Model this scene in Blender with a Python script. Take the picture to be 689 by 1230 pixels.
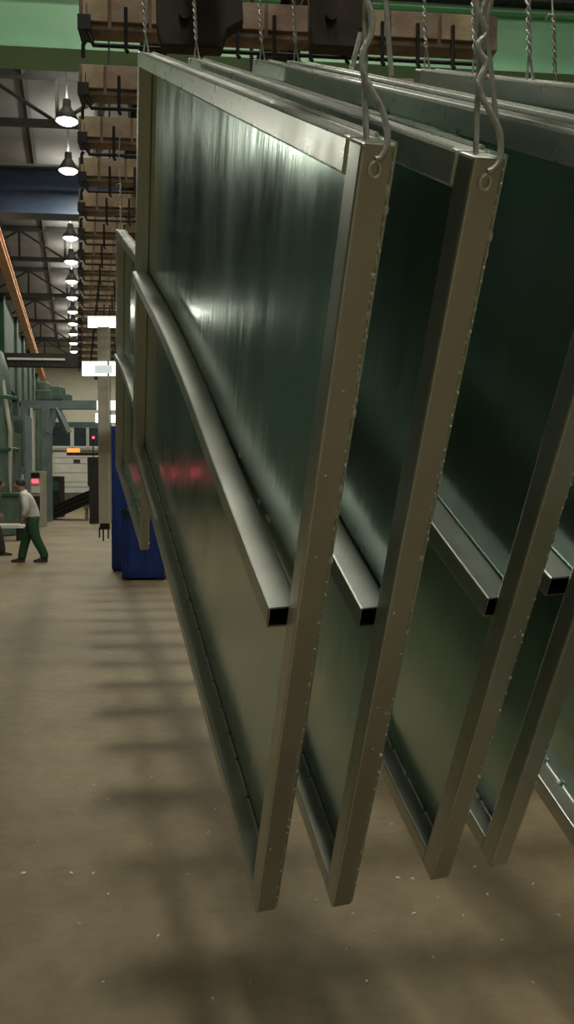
import bpy, bmesh, math, random
from mathutils import Vector, Matrix

for o in list(bpy.data.objects):
    bpy.data.objects.remove(o, do_unlink=True)
scene = bpy.context.scene
COL = scene.collection
random.seed(7)
R = math.radians

# ------------------------------------------------------------------ camera
F, CX, CY, CH = 993.0, 344.5, 615.0, 1.65
PITCH = math.atan(35 / F)
cd = bpy.data.cameras.new('camera')
cam = bpy.data.objects.new('camera', cd)
COL.objects.link(cam)
cam.location = (0, 0, CH)
cam.rotation_euler = (R(90) - PITCH, 0, 0)
cd.sensor_fit = 'VERTICAL'
cd.sensor_height = 36.0
cd.lens = F / 1230 * 36.0
cd.clip_start = 0.05
cd.clip_end = 300
scene.camera = cam

# ------------------------------------------------------------------ world, exposure
world = bpy.data.worlds.new('world')
scene.world = world
world.use_nodes = True
world.node_tree.nodes['Background'].inputs[0].default_value = (0.55, 0.62, 0.58, 1)
world.node_tree.nodes['Background'].inputs[1].default_value = 0.05
vs = scene.view_settings
vs.view_transform = 'Standard'
vs.look = 'None'
vs.gamma = 1.0
vs.use_curve_mapping = False
vs.exposure = 0.0
LAMP_POWER = 68.0
UPLIGHT = 0.20

# ------------------------------------------------------------------ frames of reference
fw = Vector((0, math.cos(PITCH), -math.sin(PITCH)))
upv = Vector((0, math.sin(PITCH), math.cos(PITCH)))
rt = Vector((1, 0, 0))
CAM = Vector((0, 0, CH))


def unp(x, y, d):
    return CAM + d * (fw + rt * ((x - CX) / F) - upv * ((y - CY) / F))


AX, CR = -0.2528, 0.10          # hall axis leans left; cross members are a little skewed


def H(s, t, z):
    """hall coordinates: s across, t along, z up"""
    return Vector((AX * t + s, t + CR * s, z))


CROSS_ANG = math.atan2(CR, 1.0)
AXIS_ANG = math.atan2(-AX, 1.0)   # rotation about z that turns +y into the hall axis


# ------------------------------------------------------------------ materials
def nodes_of(name):
    m = bpy.data.materials.new(name)
    m.use_nodes = True
    nt = m.node_tree
    b = nt.nodes['Principled BSDF']
    return m, nt, b


def N(nt, typ, **kw):
    n = nt.nodes.new(typ)
    for k, v in kw.items():
        setattr(n, k, v)
    return n


def ramp(nt, fac, stops):
    r = N(nt, 'ShaderNodeValToRGB')
    nt.links.new(fac, r.inputs[0])
    el = r.color_ramp.elements
    while len(el) < len(stops):
        el.new(0.5)
    for e, (p, c) in zip(el, stops):
        e.position = p
        e.color = (*c, 1) if len(c) == 3 else c
    return r.outputs[0]


def noise(nt, scale, detail=4, rough=0.6, stretch=(1, 1, 1), coord='Object'):
    tc = N(nt, 'ShaderNodeTexCoord')
    mp = N(nt, 'ShaderNodeMapping')
    mp.inputs['Scale'].default_value = stretch
    nt.links.new(tc.outputs[coord], mp.inputs[0])
    n = N(nt, 'ShaderNodeTexNoise')
    n.inputs['Scale'].default_value = scale
    n.inputs['Detail'].default_value = detail
    n.inputs['Roughness'].default_value = rough
    nt.links.new(mp.outputs[0], n.inputs['Vector'])
    return n.outputs['Fac']


def mat(name, col, col2=None, scale=6.0, rough=0.6, rough2=None, metal=0.0, bump=0.0, bscale=None,
        stretch=(1, 1, 1), coord='Object', lo=0.35, hi=0.65):
    m, nt, b = nodes_of(name)
    col2 = col2 or tuple(c * 0.75 for c in col)
    f = noise(nt, scale, stretch=stretch, coord=coord)
    nt.links.new(ramp(nt, f, [(lo, col2), (hi, col)]), b.inputs['Base Color'])
    b.inputs['Metallic'].default_value = metal
    if rough2 is None:
        b.inputs['Roughness'].default_value = rough
    else:
        g = noise(nt, scale * 1.7, stretch=stretch, coord=coord)
        mr = N(nt, 'ShaderNodeMapRange')
        mr.inputs['From Min'].default_value = 0.3
        mr.inputs['From Max'].default_value = 0.7
        mr.inputs['To Min'].default_value = rough
        mr.inputs['To Max'].default_value = rough2
        nt.links.new(g, mr.inputs['Value'])
        nt.links.new(mr.outputs[0], b.inputs['Roughness'])
    if bump:
        g = noise(nt, bscale or scale * 3, stretch=stretch, coord=coord)
        bp = N(nt, 'ShaderNodeBump')
        bp.inputs['Strength'].default_value = bump
        bp.inputs['Distance'].default_value = 0.01
        nt.links.new(g, bp.inputs['Height'])
        nt.links.new(bp.outputs[0], b.inputs['Normal'])
    return m


def emit(name, col, strength):
    m, nt, b = nodes_of(name)
    b.inputs['Base Color'].default_value = (*col, 1)
    b.inputs['Emission Color'].default_value = (*col, 1)
    b.inputs['Emission Strength'].default_value = strength
    return m


def floor_mat():
    m, nt, b = nodes_of('floor_concrete')
    a = noise(nt, 0.55, 5, 0.6)
    c1 = ramp(nt, a, [(0.3, (0.15, 0.110, 0.060)), (0.5, (0.225, 0.170, 0.098)), (0.72, (0.29, 0.23, 0.14))])
    g = noise(nt, 9.0, 6, 0.7)
    c2 = ramp(nt, g, [(0.3, (0.78, 0.76, 0.72)), (0.6, (1, 1, 1))])
    mx = N(nt, 'ShaderNodeMix', data_type='RGBA', blend_type='MULTIPLY')
    mx.inputs[0].default_value = 1.0
    nt.links.new(c1, mx.inputs[6])
    nt.links.new(c2, mx.inputs[7])
    nt.links.new(mx.outputs[2], b.inputs['Base Color'])
    b.inputs['Roughness'].default_value = 0.62
    bp = N(nt, 'ShaderNodeBump')
    bp.inputs['Strength'].default_value = 0.15
    bp.inputs['Distance'].default_value = 0.01
    nt.links.new(noise(nt, 30.0, 5, 0.7), bp.inputs['Height'])
    nt.links.new(bp.outputs[0], b.inputs['Normal'])
    return m


def galv_mat(name, col_hi, col_lo, r_lo, r_hi, stretch=(1, 1, 1), scale=3.0, wave=0.0, streak=0.0, metal=0.8):
    """hot-dip zinc: cool grey metal, uneven gloss, faint run marks"""
    m, nt, b = nodes_of(name)
    f = noise(nt, scale, 6, 0.65, stretch)
    nt.links.new(ramp(nt, f, [(0.3, col_lo), (0.7, col_hi)]), b.inputs['Base Color'])
    b.inputs['Metallic'].default_value = metal
    g = noise(nt, scale * 1.9, 6, 0.7, stretch)
    mr = N(nt, 'ShaderNodeMapRange')
    mr.inputs['From Min'].default_value = 0.3
    mr.inputs['From Max'].default_value = 0.7
    mr.inputs['To Min'].default_value = r_lo
    mr.inputs['To Max'].default_value = r_hi
    nt.links.new(g, mr.inputs['Value'])
    nt.links.new(mr.outputs[0], b.inputs['Roughness'])
    prev = None
    for sc, st, strg in ((2.2, (1, 1, 1), wave), (22.0, (1, 1, 0.16), streak)):
        if not strg:
            continue
        bp = N(nt, 'ShaderNodeBump')
        bp.inputs['Strength'].default_value = strg
        bp.inputs['Distance'].default_value = 0.02
        nt.links.new(noise(nt, sc, 4, 0.55, st), bp.inputs['Height'])
        if prev:
            nt.links.new(prev, bp.inputs['Normal'])
        prev = bp.outputs[0]
    if prev:
        nt.links.new(prev, b.inputs['Normal'])
    return m


M = {}
M['floor'] = floor_mat()
M['sheet'] = galv_mat('galvanized_sheet', (0.60, 0.76, 0.70), (0.48, 0.64, 0.58), 0.12, 0.26, (1, 1, 0.35), 3.2, 0.05, 0.05, 0.80)
M['frame'] = galv_mat('galvanized_frame', (0.68, 0.69, 0.63), (0.56, 0.57, 0.52), 0.28, 0.42, (1, 1, 1), 5.0, 0.0, 0.012, 0.78)
M['tube'] = galv_mat('galvanized_tube', (0.80, 0.82, 0.78), (0.66, 0.68, 0.64), 0.36, 0.52, (1, 1, 1), 8.0, 0.0, 0.012, 0.85)
M['zinc_lit_top'] = galv_mat('zinc_top_gleam', (0.86, 0.90, 0.86), (0.76, 0.80, 0.76), 0.24, 0.36, (1, 1, 1), 5.0, 0.0, 0.0, 0.6)  # paler frame zinc for the tops; light falling on them is in the colour
M['weld'] = mat('zinc_weld', (0.95, 0.96, 0.92), (0.8, 0.82, 0.78), 60, 0.26, metal=0.35)
M['wire'] = mat('zinc_wire', (0.86, 0.88, 0.84), (0.55, 0.57, 0.53), 40, 0.38, metal=0.5, bump=0.2, bscale=200)
M['rust'] = mat('rusty_steel', (0.36, 0.26, 0.19), (0.15, 0.105, 0.078), 7, 0.85, bump=0.4, bscale=30)
M['dark_rust'] = mat('dark_rusty_steel', (0.055, 0.040, 0.030), (0.025, 0.019, 0.015), 8, 0.8)
M['rust_pale'] = mat('rusty_plate_pale', (0.58, 0.46, 0.32), (0.38, 0.28, 0.19), 9, 0.85, bump=0.3, bscale=40)
M['rust_red'] = mat('rusty_plate_red', (0.50, 0.37, 0.29), (0.32, 0.22, 0.17), 9, 0.85, bump=0.3, bscale=40)
M['dark_steel'] = mat('dark_steel', (0.045, 0.04, 0.038), (0.02, 0.018, 0.017), 10, 0.6, metal=0.3)
M['green_paint'] = mat('green_crane_paint', (0.30, 0.58, 0.37), (0.25, 0.50, 0.31), 1.2, 0.42)
M['green_dark'] = mat('dark_green_paint', (0.045, 0.11, 0.075), (0.03, 0.075, 0.05), 1.5, 0.5)
M['enclosure'] = mat('enclosure_green', (0.07, 0.105, 0.085), (0.045, 0.075, 0.06), 0.8, 0.7)
M['green_machine'] = mat('machine_green', (0.105, 0.155, 0.125), (0.065, 0.10, 0.08), 2, 0.5)
M['blue_paint'] = mat('blue_crane_paint', (0.13, 0.18, 0.30), (0.09, 0.13, 0.23), 1.2, 0.45)
M['blue_bin'] = mat('blue_bin_paint', (0.012, 0.045, 0.24), (0.008, 0.03, 0.17), 3, 0.4)
M['orange'] = mat('orange_paint', (0.88, 0.50, 0.27), (0.72, 0.37, 0.19), 2, 0.5)
M['ceiling'] = mat('ceiling_sheet', (0.42, 0.41, 0.43), (0.33, 0.325, 0.34), 0.6, 0.8)
M['truss'] = mat('truss_steel', (0.15, 0.155, 0.155), (0.10, 0.105, 0.105), 2, 0.7)
M['wall_green'] = mat('wall_cladding_green', (0.050, 0.098, 0.078), (0.036, 0.074, 0.058), 0.8, 0.7)
M['wall_cream'] = mat('wall_cream', (0.86, 0.83, 0.68), (0.78, 0.75, 0.61), 0.5, 0.8)
M['white_paint'] = mat('white_paint', (0.80, 0.79, 0.72), (0.68, 0.67, 0.61), 1.5, 0.6)
M['grey_blue'] = mat('grey_blue_paint', (0.19, 0.25, 0.26), (0.14, 0.18, 0.19), 1.5, 0.55)
M['grey_beige'] = mat('grey_beige_paint', (0.46, 0.44, 0.37), (0.37, 0.35, 0.29), 1.5, 0.6)
M['pale_column'] = mat('pale_column_paint', (0.68, 0.66, 0.57), (0.58, 0.56, 0.48), 3, 0.5)
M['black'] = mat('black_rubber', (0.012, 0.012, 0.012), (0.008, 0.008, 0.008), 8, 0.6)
M['glass'] = mat('window_glass', (0.05, 0.07, 0.08), (0.035, 0.05, 0.06), 1, 0.12)
M['lamp_glow'] = emit('lamp_glow', (1.0, 0.97, 0.93), 14.0)
M['plate_shine'] = emit('zinc_plate_shine', (1.0, 0.97, 0.86), 3.2)  # emission stands in for light reflected off hung zinc plates
M['plate_shine_dim'] = emit('zinc_plate_shine_cool', (0.93, 1.0, 0.95), 1.5)
M['label_shine'] = emit('plate_label_shine', (0.80, 0.90, 0.86), 0.62)
M['red_glow'] = emit('red_signal_glow', (1.0, 0.12, 0.17), 1.3)
M['beacon'] = emit('orange_beacon_glow', (1.0, 0.42, 0.08), 0.8)
M['housing'] = mat('lamp_housing', (0.3, 0.3, 0.29), (0.2, 0.2, 0.19), 5, 0.5, metal=0.6)
M['skin'] = mat('skin', (0.42, 0.25, 0.17), (0.36, 0.21, 0.14), 12, 0.6)
M['shirt'] = mat('white_shirt', (0.80, 0.78, 0.74), (0.68, 0.66, 0.62), 9, 0.9, bump=0.3)
M['trousers'] = mat('green_trousers', (0.03, 0.095, 0.042), (0.018, 0.06, 0.028), 8, 0.9, bump=0.3)
M['jacket'] = mat('green_jacket', (0.03, 0.15, 0.085), (0.02, 0.10, 0.06), 8, 0.9, bump=0.3)
M['dark_cloth'] = mat('dark_cloth', (0.05, 0.045, 0.04), (0.03, 0.028, 0.025), 8, 0.9)
M['hair'] = mat('dark_hair', (0.035, 0.03, 0.025), (0.02, 0.018, 0.015), 40, 0.7)
M['shoe'] = mat('dark_shoe', (0.05, 0.035, 0.025), (0.03, 0.02, 0.015), 12, 0.6)
M['flake'] = mat('zinc_flake', (0.88, 0.86, 0.76), (0.75, 0.73, 0.64), 20, 0.6)


# ------------------------------------------------------------------ object helpers
def link(o, parent=None):
    COL.objects.link(o)
    if parent is not None:
        o.parent = parent
    return o


def tag(o, label, cat, group=None, kind=None):
    o['label'] = label
    o['category'] = cat
    if group:
        o['group'] = group
    if kind:
        o['kind'] = kind
    return o


def empty(name, loc=(0, 0, 0), rz=0.0, matrix=None):
    o = bpy.data.objects.new(name, None)
    o.empty_display_size = 0.1
    COL.objects.link(o)
    if matrix is not None:
        o.matrix_world = matrix
    else:
        o.location = loc
        o.rotation_euler = (0, 0, rz)
    return o


def copy_tree(o, parent=None):
    c = o.copy()
    COL.objects.link(c)
    c.parent = parent
    for ch in o.children:
        copy_tree(ch, c)
    return c


class MB:
    """collects verts and faces of ONE mesh"""

    def __init__(self):
        self.v = []
        self.f = []

    def add(self, vs_, fs):
        k = len(self.v)
        self.v += [tuple(p) for p in vs_]
        self.f += [tuple(i + k for i in q) for q in fs]
        return self

    def box(self, lo, hi, mtx=None):
        x0, y0, z0 = lo
        x1, y1, z1 = hi
        p = [Vector(q) for q in ((x0, y0, z0), (x1, y0, z0), (x1, y1, z0), (x0, y1, z0),
                                 (x0, y0, z1), (x1, y0, z1), (x1, y1, z1), (x0, y1, z1))]
        if mtx is not None:
            p = [mtx @ q for q in p]
        return self.add(p, [(0, 3, 2, 1), (4, 5, 6, 7), (0, 1, 5, 4), (1, 2, 6, 5), (2, 3, 7, 6), (3, 0, 4, 7)])

    def sweep(self, pts, rad, n=8, cap=True):
        """round tube through points; rad number or list"""
        pts = [Vector(p) for p in pts]
        rs = rad if isinstance(rad, (list, tuple)) else [rad] * len(pts)
        rings = []
        ref = None
        for i, p in enumerate(pts):
            d = (pts[min(i + 1, len(pts) - 1)] - pts[max(i - 1, 0)]).normalized()
            if ref is None:
                a = Vector((0, 0, 1)) if abs(d.z) < 0.9 else Vector((1, 0, 0))
                ref = d.cross(a).normalized()
            ref = (ref - d * ref.dot(d)).normalized()
            bi = d.cross(ref)
            rings.append([p + rs[i] * (math.cos(2 * math.pi * k / n) * ref + math.sin(2 * math.pi * k / n) * bi)
                          for k in range(n)])
        vs_ = [q for r_ in rings for q in r_]
        fs = []
        for i in range(len(pts) - 1):
            for k in range(n):
                a, b_ = i * n + k, i * n + (k + 1) % n
                fs.append((a, b_, b_ + n, a + n))
        if cap:
            fs.append(tuple(range(n - 1, -1, -1)))
            e = (len(pts) - 1) * n
            fs.append(tuple(range(e, e + n)))
        return self.add(vs_, fs)

    def lathe(self, prof, n=20, c=(0, 0, 0)):
        vs_, fs = [], []
        for r_, z in prof:
            for k in range(n):
                a = 2 * math.pi * k / n
                vs_.append((c[0] + r_ * math.cos(a), c[1] + r_ * math.sin(a), c[2] + z))
        for i in range(len(prof) - 1):
            for k in range(n):
                a, b_ = i * n + k, i * n + (k + 1) % n
                fs.append((a, b_, b_ + n, a + n))
        return self.add(vs_, fs)

    def blob(self, c, r, n=6):
        c = Vector(c)
        rx, ry, rz = r
        vs_ = [c + Vector((0, 0, -rz))]
        for j in (-0.5, 0.5):
            for k in range(n):
                a = 2 * math.pi * k / n
                vs_.append(c + Vector((rx * 0.866 * math.cos(a), ry * 0.866 * math.sin(a), rz * j)))
        vs_.append(c + Vector((0, 0, rz)))
        fs = []
        for k in range(n):
            k2 = (k + 1) % n
            fs += [(0, 1 + k2, 1 + k), (1 + k, 1 + k2, 1 + n + k2, 1 + n + k), (1 + n + k, 1 + n + k2, 1 + 2 * n)]
        return self.add(vs_, fs)

    def mesh(self, name, material, smooth=False, bevel=0.0, segs=2):
        me = bpy.data.meshes.new(name)
        me.from_pydata(self.v, [], self.f)
        bm = bmesh.new()
        bm.from_mesh(me)
        bmesh.ops.recalc_face_normals(bm, faces=bm.faces)
        if bevel:
            es = [e for e in bm.edges if len(e.link_faces) == 2 and e.calc_face_angle(0) > 0.6]
            bmesh.ops.bevel(bm, geom=es, offset=bevel, segments=segs, affect='EDGES', profile=0.5, clamp_overlap=True)
        if smooth:
            for f_ in bm.faces:
                f_.smooth = True
            for e in bm.edges:
                if len(e.link_faces) == 2 and e.calc_face_angle(0) > 0.75:
                    e.smooth = False
        bm.to_mesh(me)
        bm.free()
        me.materials.append(material)
        return me

    def build(self, name, material, parent=None, **kw):
        return link(bpy.data.objects.new(name, self.mesh(name, material, **kw)), parent)


def boxobj(name, lo, hi, material, parent=None, bevel=0.0, mtx=None):
    return MB().box(lo, hi, mtx).build(name, material, parent, bevel=bevel)


def struct(o):
    o['kind'] = 'structure'
    return o


# ================================================================== THE HALL
T0, T1 = -14.0, 60.0
S0, S1 = -8.0, 9.0
ZC = 11.4


def quadprism(name, corners, z0, z1, material, parent=None):
    n = len(corners)
    vs_ = [(c.x, c.y, z0) for c in corners] + [(c.x, c.y, z1) for c in corners]
    fs = [tuple(range(n - 1, -1, -1)), tuple(range(n, 2 * n))]
    fs += [(i, (i + 1) % n, (i + 1) % n + n, i + n) for i in range(n)]
    return MB().add(vs_, fs).build(name, material, parent)


hall = [H(S0, T0, 0), H(S1, T0, 0), H(S1, T1, 0), H(S0, T1, 0)]
struct(quadprism('floor', hall, -0.2, 0.0, M['floor']))
ceil_ = struct(quadprism('ceiling', hall, ZC, ZC + 0.15, M['ceiling']))


def slab(name, a, b_, th, z0, z1, material, parent=None):
    """upright wall from a to b (hall s,t), growing outwards by th across it"""
    A, B = H(*a, 0), H(*b_, 0)
    d = (B - A).normalized()
    nn = Vector((-d.y, d.x, 0)) * th
    return quadprism(name, [A, B, B + nn, A + nn], z0, z1, material, parent)


wl = struct(slab('wall_left', (S0, T0), (S0, T1), 0.2, 0, ZC, M['wall_green']))
wr = struct(slab('wall_right', (S1, T1), (S1, T0), 0.2, 0, ZC, M['wall_green']))
wb = struct(slab('wall_back', (S1, T0), (S0, T0), 0.2, 0, ZC, M['wall_cream']))
we = struct(slab('wall_end', (S0, T1), (S1, T1), 0.2, 0, ZC, M['wall_cream']))
# cladding ribs on the left wall (they show only as reflections)
rib = MB()
for i in range(36):
    t = T0 + 1 + i * 2.0
    a = H(S0 + 0.06, t, 0)
    rib.box((a.x - 0.06, a.y - 0.12, 0), (a.x + 0.1, a.y + 0.12, ZC))
rb = rib.build('cladding_rib', M['green_dark'], wl)
rb['kind'] = 'stuff'

# roof trusses: chords, posts and diagonals each a part
for i, t in enumerate([14, 20, 26, 32, 38, 44, 50, 56]):
    root = empty('trim_%d' % (i + 1), H(0, t, ZC - 1.3), CROSS_ANG)
    root['kind'] = 'structure'
    x0, x1 = S0 + 0.5, S1 - 0.5
    boxobj('bottom_chord', (x0, -0.09, 0), (x1, 0.09, 0.14), M['truss'], root)
    boxobj('top_chord', (x0, -0.09, 1.12), (x1, 0.09, 1.27), M['truss'], root)
    k = 0
    xs = x0 + 0.3
    while xs < x1 - 1.6:
        a = Vector((xs, 0, 0.1))
        b_ = Vector((xs + 1.7, 0, 1.15))
        if k % 2:
            a.z, b_.z = b_.z, a.z
        MB().sweep([a, b_], 0.045, 6).build('brace', M['truss'], root)
        boxobj('web_post', (xs - 0.04, -0.04, 0.1), (xs + 0.04, 0.04, 1.15), M['truss'], root)
        xs += 1.7
        k += 1
# purlins running along the hall under the ceiling
for i, s in enumerate([-6.5, -4.5, -2.8, -1.2, 0.6, 2.6, 4.6, 6.6]):
    a, b_ = H(s, T0 + 0.5, ZC - 0.09), H(s, T1 - 0.3, ZC - 0.09)
    o = MB().sweep([a, b_], 0.09, 4).build('purlin', M['truss'], ceil_)

# ------------------------------------------------------------------ end wall: windows and white shutter door
end_m = Matrix.Translation(H(0, T1, 0)) @ Matrix.Rotation(CROSS_ANG, 4, 'Z')


def epx(px):       # pixel column to local x on the end wall
    d = T1
    for _ in range(4):
        x = (px - CX) / F * d
        s = x - AX * T1
        d = T1 + CR * s
    return (x - AX * T1) * math.sqrt(1 + CR * CR)


def ez(py):
    return CH + (580 - py) / F * T1


wi = 1
for (p0, p1) in ((42, 60), (63, 86), (89, 105), (107, 122), (124, 140)):
    root = empty('window_%d' % wi, matrix=end_m)
    root['kind'] = 'structure'
    wi += 1
    x0, x1, z0, z1 = epx(p0), epx(p1), ez(537), ez(513)
    boxobj('pane', (x0, -0.03, z0), (x1, -0.01, z1), M['glass'], root)
    for (a0, a1, c0, c1) in ((x0 - .08, x0 + .04, z0, z1), (x1 - .04, x1 + .08, z0, z1),
                             (x0, x1, z0 - .07, z0 + .06), (x0, x1, z1 - .06, z1 + .07)):
        boxobj('window_frame', (a0, -0.09, c0), (a1, -0.005, c1), M['white_paint'], root)
root = empty('door_1', matrix=end_m)
root['kind'] = 'structure'
x0, x1 = epx(66), epx(122)
zz = [ez(y) for y in (592, 585, 579, 568, 557, 550, 543)]
for k in range(len(zz) - 1):
    boxobj('shutter_slat', (x0, -0.13 - 0.02 * (k % 2), zz[k] + 0.02), (x1, -0.01, zz[k + 1] - 0.02), M['white_paint'], root)
boxobj('vision_panel', (epx(89), -0.2, ez(556)), (epx(97), -0.12, ez(552)), M['glass'], root)
boxobj('lintel', (epx(60), -0.3, ez(541)), (x1 + .3, -0.01, ez(538)), M['grey_beige'], root)
boxobj('threshold_wall', (x0 - 2, -0.25, 0), (x1, -0.01, ez(592)), M['truss'], root)


# ================================================================== HIGH-BAY LAMPS
NUM = ['first', 'second', 'third', 'fourth', 'fifth', 'sixth', 'seventh', 'eighth', 'ninth', 'tenth', 'eleventh', 'twelfth', 'thirteenth',
       'fourteenth', 'fifteenth', 'sixteenth', 'seventeenth', 'eighteenth', 'nineteenth', 'twentieth', 'twenty-first', 'twenty-second']


def light_data(name, power, size):
    l = bpy.data.lights.new(name, 'AREA')
    l.shape = 'DISK'
    l.size = size
    l.energy = power
    l.color = (1.0, 0.975, 0.79)
    return l


def make_lamp(z, power):
    """bell reflector, glowing lens, rod to the ceiling, its light down and the part that leaks upwards"""
    root = empty('high_bay_lamp')
    MB().lathe([(0.05, 0.42), (0.09, 0.42), (0.10, 0.25), (0.14, 0.2), (0.25, 0.02), (0.27, -0.06), (0.25, -0.06),
                (0.22, 0.02), (0.10, 0.2)], 20).build('reflector', M['housing'], root, smooth=True)
    MB().lathe([(0.001, -0.14), (0.10, -0.13), (0.18, -0.10), (0.235, -0.04), (0.22, 0.01), (0.001, 0.02)], 20).build(
        'glowing_lens', M['lamp_glow'], root, smooth=True)
    MB().sweep([(0, 0, 0.4), (0, 0, ZC - z - 0.02)], 0.02, 6).build('hanging_rod', M['housing'], root)
    lo = link(bpy.data.objects.new('down_light', light_data('down_light', power, 0.42)), root)
    lo.location = (0, 0, -0.16)
    lo = link(bpy.data.objects.new('up_light', light_data('up_light', power * UPLIGHT, 0.3)), root)
    lo.location = (0, 0, 0.46)
    lo.rotation_euler = (math.pi, 0, 0)
    return root


for s, z, pw, ts, lab, grp in (
        (-0.17, 10.0, 1.0, [55.61 - 3.026 * i for i in range(22)],  # lamps closest to the end wall are added to brighten it
         'round glowing high-bay lamp over the aisle, %s from the cream end wall', 'high-bay lamps over the aisle'),
        (-4.5, 6.6, 0.6, [56, 48, 35.5, 23, 10.6],  # low lamp closest to the end wall is added to brighten it
         'round lamp hung low along the green wall, %s from the cream end wall', 'low lamps along the green wall'),
        (3.4, 10.0, 1.1, [55.0 - 4.2 * i for i in range(14)],  # added row, out of view, placed to gleam on the panel tops
         'added unseen high-bay lamp behind the panels, %s from the cream end wall', 'added high-bay lamps behind the panels')):
    lamp0 = make_lamp(z, LAMP_POWER * pw)
    for i, t in enumerate(ts):
        o = lamp0 if i == 0 else copy_tree(lamp0)
        o.location = H(s, t, z)
        tag(o, lab % NUM[i], 'lamp', grp)


# ================================================================== CRANES
def girder(name, s0, s1, t, z0, z1, th, material, label, flange=True, cat='crane girder'):
    root = empty(name, H((s0 + s1) / 2, t, z0), CROSS_ANG)
    hw = (s1 - s0) / 2 * math.sqrt(1 + CR * CR)
    hgt = z1 - z0
    boxobj('web', (-hw, -th / 2, 0.04), (hw, th / 2, hgt - 0.04), material, root)
    if flange:
        boxobj('bottom_flange', (-hw, -th * 0.8, 0), (hw, th * 0.8, 0.05), material, root)
        boxobj('top_flange', (-hw, -th * 0.8, hgt - 0.05), (hw, th * 0.8, hgt), material, root)
    tag(root, label, cat)
    return root, hw, hgt


g, hw, hg = girder('crane_girder', S0 + 0.3, S1 - 0.3, 10.0, 6.66, 7.42, 0.34, M['green_paint'],
                   'light green painted crane girder spanning overhead behind the nearest rusty rack')
boxobj('walkway_edge', (-hw, -0.4, hg + 0.02), (hw, -0.2, hg + 0.10), M['dark_steel'], g)
boxobj('cable_track', (-hw, -0.32, hg + 0.25), (hw, -0.26, hg + 0.31), M['grey_beige'], g)
g, hw, hg = girder('crane_girder', S0 + 0.3, S1 - 0.3, 24.0, 9.25, 10.55, 0.4, M['blue_paint'],
                   'dark blue double-band crane girder spanning below the ceiling')
boxobj('ledge', (-hw, -0.42, 0.62), (hw, -0.2, 0.74), M['blue_paint'], g)
boxobj('rail_lip', (-hw, -0.36, hg), (hw, -0.30, hg + 0.05), M['white_paint'], g)

# far dark crane bridge
root = empty('crane_bridge', H(-0.75, 28.5, 5.60), CROSS_ANG)
boxobj('girder', (-1.6, -0.2, 0), (1.7, 0.2, 0.44), M['dark_steel'], root)
boxobj('cable_rail', (-1.5, -0.26, 0.20), (0.4, -0.21, 0.27), M['white_paint'], root)
boxobj('end_carriage', (-1.75, -0.5, -0.15), (-1.6, 0.5, 0.1), M['dark_steel'], root)
boxobj('trolley', (1.0, -0.3, 0.44), (1.5, 0.3, 0.7), M['dark_steel'], root)
tag(root, 'far dark crane bridge with a pale cable rail before the cream end wall', 'crane')

# orange runway beam
a, b_ = H(-2.2, 22.0, 8.65), H(-2.2, 58.5, 8.65)
root = empty('runway_beam', a, AXIS_ANG)
ln = (b_ - a).length
boxobj('beam_web', (-0.05, 0, -0.12), (0.05, ln, 0.12), M['orange'], root)
boxobj('lower_flange', (-0.14, 0, -0.17), (0.14, ln, -0.12), M['orange'], root)
boxobj('upper_flange', (-0.14, 0, 0.12), (0.14, ln, 0.17), M['orange'], root)
tag(root, 'long orange crane runway beam running above the green enclosure', 'beam')


# ================================================================== RACK ROW
RACK_Z = 3.49
RACK_L = 1.62


def make_rack():
    root = empty('hanging_rack')
    # origin: middle of beam underside
    boxobj('beam', (-RACK_L / 2, -0.03, 0), (RACK_L / 2, 0.05, 0.135), M['rust'], root, bevel=0.004)
    xs = -RACK_L / 2 + 0.015
    for k, (w_, mt) in enumerate(((0.105, 'rust_pale'), (0.15, 'rust_red'), (0.24, 'rust_pale'), (0.2, 'rust_red'),
                                  (0.26, 'rust_red'), (0.22, 'rust_pale'), (0.2, 'rust_red'), (0.17, 'rust_pale'))):
        boxobj('face_plate', (xs, -0.042, 0.028), (xs + w_ - 0.012, -0.028, 0.128), M[mt], root, bevel=0.002)
        xs += w_
    MB().sweep([(-RACK_L / 2 + 0.03, -0.035, 0.09), (-RACK_L / 2 + 0.03, -0.035, -0.01), (-RACK_L / 2 + 0.05, -0.035, -0.05),
                (-RACK_L / 2 + 0.05, -0.03, -0.055), (RACK_L / 2 - 0.05, -0.03, -0.055)], 0.008, 6).build(
        'hook_bar', M['dark_steel'], root)
    for k in range(12):
        x = -RACK_L / 2 + 0.035 + k * 0.14
        if k == 0:
            pts = [(x - 0.012, -0.035, -0.045), (x - 0.02, -0.035, -0.06), (x - 0.02, -0.035, -0.105)]
        else:
            pts = [(x, -0.045, 0.08), (x, -0.045, -0.075), (x + 0.006, -0.05, -0.085)]
        MB().sweep(pts, 0.008, 6).build('hook', M['dark_steel'], root)
    boxobj('end_clamp', (-RACK_L / 2 - 0.004, -0.045, -0.004), (-RACK_L / 2 + 0.045, 0.055, 0.05), M['dark_steel'], root)
    for x in (-0.46, 0.14):
        boxobj('hanger_plate', (x - 0.03, -0.01, 0.13), (x + 0.03, 0.02, 0.282), M['dark_steel'], root)
    return root


rack0 = make_rack()
RACK_C = 0.02 + RACK_L / 2
RK = [k for k in range(-6, 18) if k != -1]
for i, k in enumerate(RK):
    o = rack0 if i == 0 else copy_tree(rack0)
    t = 3.2 + 0.52 * k - CR * RACK_C + 0.08
    p = H(RACK_C, t, RACK_Z - 0.135)
    o.location = p
    o.rotation_euler = (0, 0, CROSS_ANG + R(random.uniform(-0.6, 0.6)))
    tag(o, ('rusty overhead rack with dark hooks, %s counted from the green girder' % NUM[k]) if k >= 0 else
        'rusty overhead rack with dark hooks straight above the hung panels', 'rack', 'rusty hanging racks overhead')

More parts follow.
